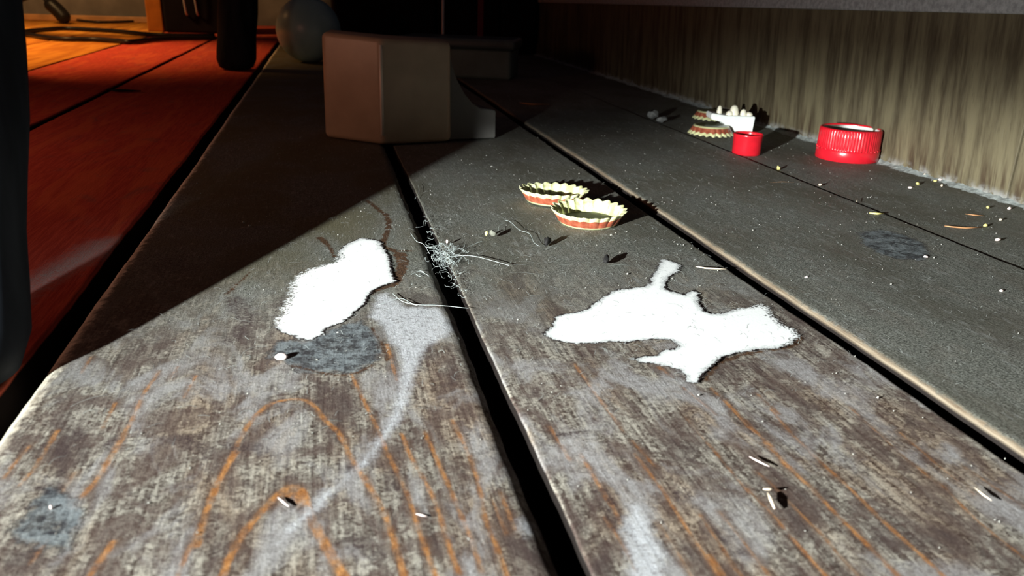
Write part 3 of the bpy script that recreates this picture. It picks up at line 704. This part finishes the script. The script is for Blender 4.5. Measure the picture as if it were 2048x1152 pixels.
SEED = plain('dark_husk', (.005, .004, .004), .8, .3, .4, bump=.3); STONE = plain('grit', (.15, .15, .12), .8, .3, .5, bump=.3)
PALE = plain('pale_chip', (.72, .60, .46), .6, .15, .4); YEL = plain('yellow_crumb', (.70, .62, .22), .6, .15, .4); FLAKE = plain('grey_flake', (.15, .15, .145), .85, .4, .3, bump=.6)
PINK = plain('pinkish_white_bit', (.88, .72, .68), .5, .1, .4)
lump('grit', 986, 474, (1.5, 1.2, 1.5), STONE, 'grey grain of grit beside the yellow crumb, left of the bottle caps', 'grit', seed=1)
lump('crumb', 973, 473, (.8, .7, 1.1), YEL, 'yellow crumb touching the grey grain of grit', 'crumb', seed=2)
lump('husk', 1094, 491, (1.3, 3.0, 1.7), SEED, 'black husk below the front bottle cap', 'husk', seed=3, rz=-.5)
lump('husk', 1212, 527, (1.2, 4.2, 1.5), SEED, 'pointed black husk above the larger white patch', 'husk', seed=4, rz=-.35, rough=.15)
lump('speck', 563, 721, (1.9, 1.1, 1.1), PINK, 'bright pinkish speck by the dark stain left of the middle gap', 'speck', seed=5, rough=.12)
lump('speck', 894, 488, (.55, .5, .8), PINK, 'pinkish speck beside the hair tuft', 'speck', seed=6)
lump('crumb', 1556, 340, (1.3, 1.0, 1.2), YEL, 'yellow crumb in the narrow gap below the small red cap', 'crumb', seed=7)
lump('flake', 1306, 240, (4.5, 3.0, 3.6), FLAKE, 'crumpled grey flake left of the lying bottle caps', 'flake', seed=8, rough=.4)
lump('flake', 1325, 246, (5.5, 2.6, 2.2), FLAKE, 'flatter grey flake touching the crumpled one', 'flake', seed=9, rough=.4)
lump('speck', 103, 1019, (.35, .35, .5), PINK, 'tiny white bead on the bluish stain at lower left', 'speck', seed=13, rough=.05)
lump('speck', 1851, 517, (1.0, .7, .6), PINK, 'white speck on the dark oval stain', 'speck', seed=14)
lump('speck', 2002, 585, (1.0, .6, .6), PINK, 'white speck right of the dark oval stain', 'speck', seed=15)
lump('speck', 1612, 559, (.8, .5, .6), PINK, 'white speck beside the bluish scuff past the second gap', 'speck', seed=16)
CRUMBS = ((1849, 352, 'pale crumb, highest on the drift right of the red screw cap'), (1870, 364, 'yellow crumb in the middle of the drift crumbs right of the red screw cap'),
          (1880, 362, 'pinkish crumb touching the yellow drift crumb'), (1883, 374, 'pale crumb just in front of the yellow and pinkish drift crumbs'),
          (1835, 371, 'yellow crumb left of the drift, level with the red screw cap base'), (1820, 377, 'pinkish crumb farthest left in front of the drift'),
          (1640, 372, 'pale crumb alone in front of the red screw cap'), (1975, 418, 'yellow crumb above the longest tan splinter'),
          (2018, 420, 'pinkish crumb nearest the panel joint'), (2000, 442, 'pale crumb between panel joint and longest tan splinter'),
          (1970, 454, 'yellow crumb at the right tip of the longest tan splinter'), (1995, 483, 'pinkish crumb in front of the longest tan splinter'))
for i, (x, y, lab) in enumerate(CRUMBS):
    lump('crumb', x, y, (.9 + .4 * (i % 3), .8, .8), (PALE, YEL, PINK)[i % 3], lab, 'crumb', seed=20 + i, group='crumbs along the panel foot', sub=1)
def splinter(pts, r, mat, label, z=.5, lift=0.0, name='splinter'):
    P = [tuple(g(x, y)) + (z + lift * (i % 2),) for i, (x, y) in enumerate(pts)]
    V, Fc = tube_vf(P, lambda t: r * .62 * (1 - .6 * abs(2 * t - 1) ** 3), 6)
    o = mesh_obj(name, V, Fc, mat); return tag(o, label, 'splinter')
BRN = plain('brown_splinter', (.40, .20, .09), .6, .2, .4)
splinter([(1391, 536), (1410, 539), (1430, 540), (1452, 541)], .55, PALE, 'pale wood splinter lying right of the white patch arm', z=.6)
splinter([(1888, 455), (1905, 457), (1930, 459), (1964, 458)], .7, BRN, 'tan splinter near the right edge, longest on the last board', z=.8)
splinter([(1930, 430), (1945, 432), (1968, 434)], .5, BRN, 'short brown splinter by the panel foot at right', z=.6)
splinter([(1512, 366), (1540, 368), (1565, 366), (1588, 367)], .5, BRN, 'thin reddish splinter below the small red cap', z=.6)
splinter([(1738, 429), (1752, 431), (1766, 430)], 1.1, YEL, 'pale yellow chip beside the narrow gap at right', z=.9)
splinter([(1674, 416), (1690, 418)], .5, PALE, 'tiny pale chip left of the yellow chip', z=.5)
splinter([(1535, 990), (1541, 1003), (1548, 1022)], .75, PALE, 'cream match-like sliver with a wide head on the near board', z=.6)
splinter([(1525, 985), (1537, 986), (1547, 983)], .55, PALE, 'cream crosspiece lying at the head of the match-like sliver', z=.9)
splinter([(1498, 916), (1515, 925), (1538, 936)], .35, PINK, 'white sliver above the cream match-like sliver', z=.4)
splinter([(1948, 978), (1965, 992), (1982, 1004)], .35, PALE, 'pale sliver in the near right corner', z=.4)
splinter([(556, 1000), (566, 1008), (578, 1018)], .42, PINK, 'bright white sliver by the orange knot at the bottom', z=.6)
splinter([(1713, 407), (1714, 400)], .6, PALE, 'white bit standing in the narrow gap at right', z=.9)
splinter([(832, 1031), (845, 1034), (854, 1036)], .35, PINK, 'small white sliver between orange grain lines near the bottom', z=.4)
splinter([(215, 182), (232, 184), (250, 184), (282, 185)], 2.2, LEGM, 'black sliver lying on the reddish board at left', z=1.5)
splinter([(1040, 209), (1062, 212), (1098, 212)], 1.6, BRN, 'tan strip of wood lying in the dim behind the block foot', z=1.6)

# hair tuft caught in the middle gap
HAIR = plain('pale_hair', (.40, .45, .44), .5, .1, .3)
V_, F_ = [], []
def hair(pts, r, zs=.6, jit=0):
    P = []
    for i, (x, y) in enumerate(pts):
        q = g(x, y); P.append((q[0], q[1], zs + (jit * RNG.random())))
    tube_vf(spline(P, 5), r * .55, 4, V_, F_)
hair([(899,517),(915,514),(934,499),(950,491),(966,485)], .20, .8); hair([(890,520),(901,517),(932,515),(957,518),(998,529),(1018,535)], .22, .8)
hair([(820,467),(833,485),(847,491),(859,510)], .20); hair([(997,471),(998,457),(1010,444),(1023,449),(1038,463),(1059,471),(1068,489),(1079,496)], .16, .8)
hair([(853,497),(869,496),(880,490)], .2); hair([(757,613),(800,600),(830,612),(880,614),(937,620)], .15); hair([(785,590),(805,606),(835,614)], .2)
hair([(822,552),(838,545),(848,548),(840,556),(830,550)], .18); hair([(858,555),(845,548),(838,553)], .16); hair([(830,400),(838,385),(836,370)], .15)
for i in range(130):
    cx0, cy0 = 893 + RNG.normal(0, 14), 518 + RNG.normal(0, 14); a = RNG.uniform(0, 6.28); ln = RNG.uniform(6, 26); k_ = RNG.uniform(-.35, .35); pts = []
    for s in range(6):
        pts.append((cx0 + math.cos(a) * ln * s / 5, cy0 + .6 * math.sin(a) * ln * s / 5)); a += k_
    hair(pts, RNG.uniform(.05, .10), .4, 1.6)
for i in range(46):
    t = RNG.random(); cx0, cy0 = 845 + 75 * t + RNG.normal(0, 6), 440 + 150 * t + RNG.normal(0, 6); a = RNG.uniform(0, 6.28); ln = RNG.uniform(8, 26); k_ = RNG.uniform(-.6, .6); pts = []
    for s in range(6):
        pts.append((cx0 + math.cos(a) * ln * s / 5, cy0 + .6 * math.sin(a) * ln * s / 5)); a += k_
    hair(pts, RNG.uniform(.06, .11), .2, 1.0)
o = mesh_obj('hair_tuft', V_, F_, HAIR); tag(o, 'pale tangled tuft of hair caught in the gap left of the bottle caps', 'hair', kind='stuff')

# loose lint and grit, too much to count
LINT = plain('grey_lint', (.30, .32, .305), .9, .3, .2)
V_, F_ = [], []
def top_z(x):
    if x < 38: return .12
    if x < 157: return -.38
    if x < 277: return .92
    return .12
tot = 0
while tot < 5200:
    x = RNG.uniform(-60, 368); y = RNG.uniform(170, 760)
    if 36 < x < 46 or 155 < x < 163 or 275 < x < 280: continue
    wgt = .35 + .65 * math.exp(-((x - 95) / 70) ** 2 - ((y - 340) / 110) ** 2)
    if RNG.random() > wgt: continue
    tot += 1
    ln = RNG.uniform(1.0, 4.5) * (1 if RNG.random() < .93 else 2.6); a = RNG.uniform(0, 6.28); k_ = RNG.uniform(-.5, .5); wd = RNG.uniform(.025, .055); z = top_z(x) + .05
    b0 = len(V_); n_ = 4
    for s in range(n_ + 1):
        nx_, ny_ = -math.sin(a), math.cos(a); zz = z + .35 * math.sin(math.pi * s / n_)
        V_.append((x + nx_ * wd, y + ny_ * wd, zz)); V_.append((x - nx_ * wd, y - ny_ * wd, zz + .02))
        if s: F_.append((b0 + 2 * s - 2, b0 + 2 * s - 1, b0 + 2 * s + 1, b0 + 2 * s))
        x += math.cos(a) * ln / n_; y += math.sin(a) * ln / n_; a += k_
NL = len(F_)
for i in range(950):
    x = RNG.uniform(-75, 368); y = RNG.uniform(95, 700)
    if 34 < x < 46 or 155 < x < 164 or 275 < x < 280: continue
    r = RNG.uniform(.10, .34) * (1 if RNG.random() < .95 else 1.8) * min(1.0, .35 + y / 420); z = top_z(x); b0 = len(V_)
    V_ += [(x + r * RNG.uniform(.7, 1.3), y, z + r * .3), (x - r, y + r * .8, z + r * .2), (x - r * .6, y - r, z + r * .2), (x, y, z + r * 1.5), (x + .1 * r, y, z - .1)]
    F_ += [(b0, b0 + 1, b0 + 3), (b0 + 1, b0 + 2, b0 + 3), (b0 + 2, b0, b0 + 3), (b0, b0 + 4, b0 + 1), (b0 + 1, b0 + 4, b0 + 2), (b0 + 2, b0 + 4, b0)]
o = mesh_obj('lint', V_, F_, None, smooth=False, mats=[LINT, plain('pale_sand', (.36, .355, .32), .6, .3, .2)], fmat=[0] * NL + [1] * (len(F_) - NL)); tag(o, 'fine grey lint and pale sand grains spread over the dusty boards', 'lint', kind='stuff')
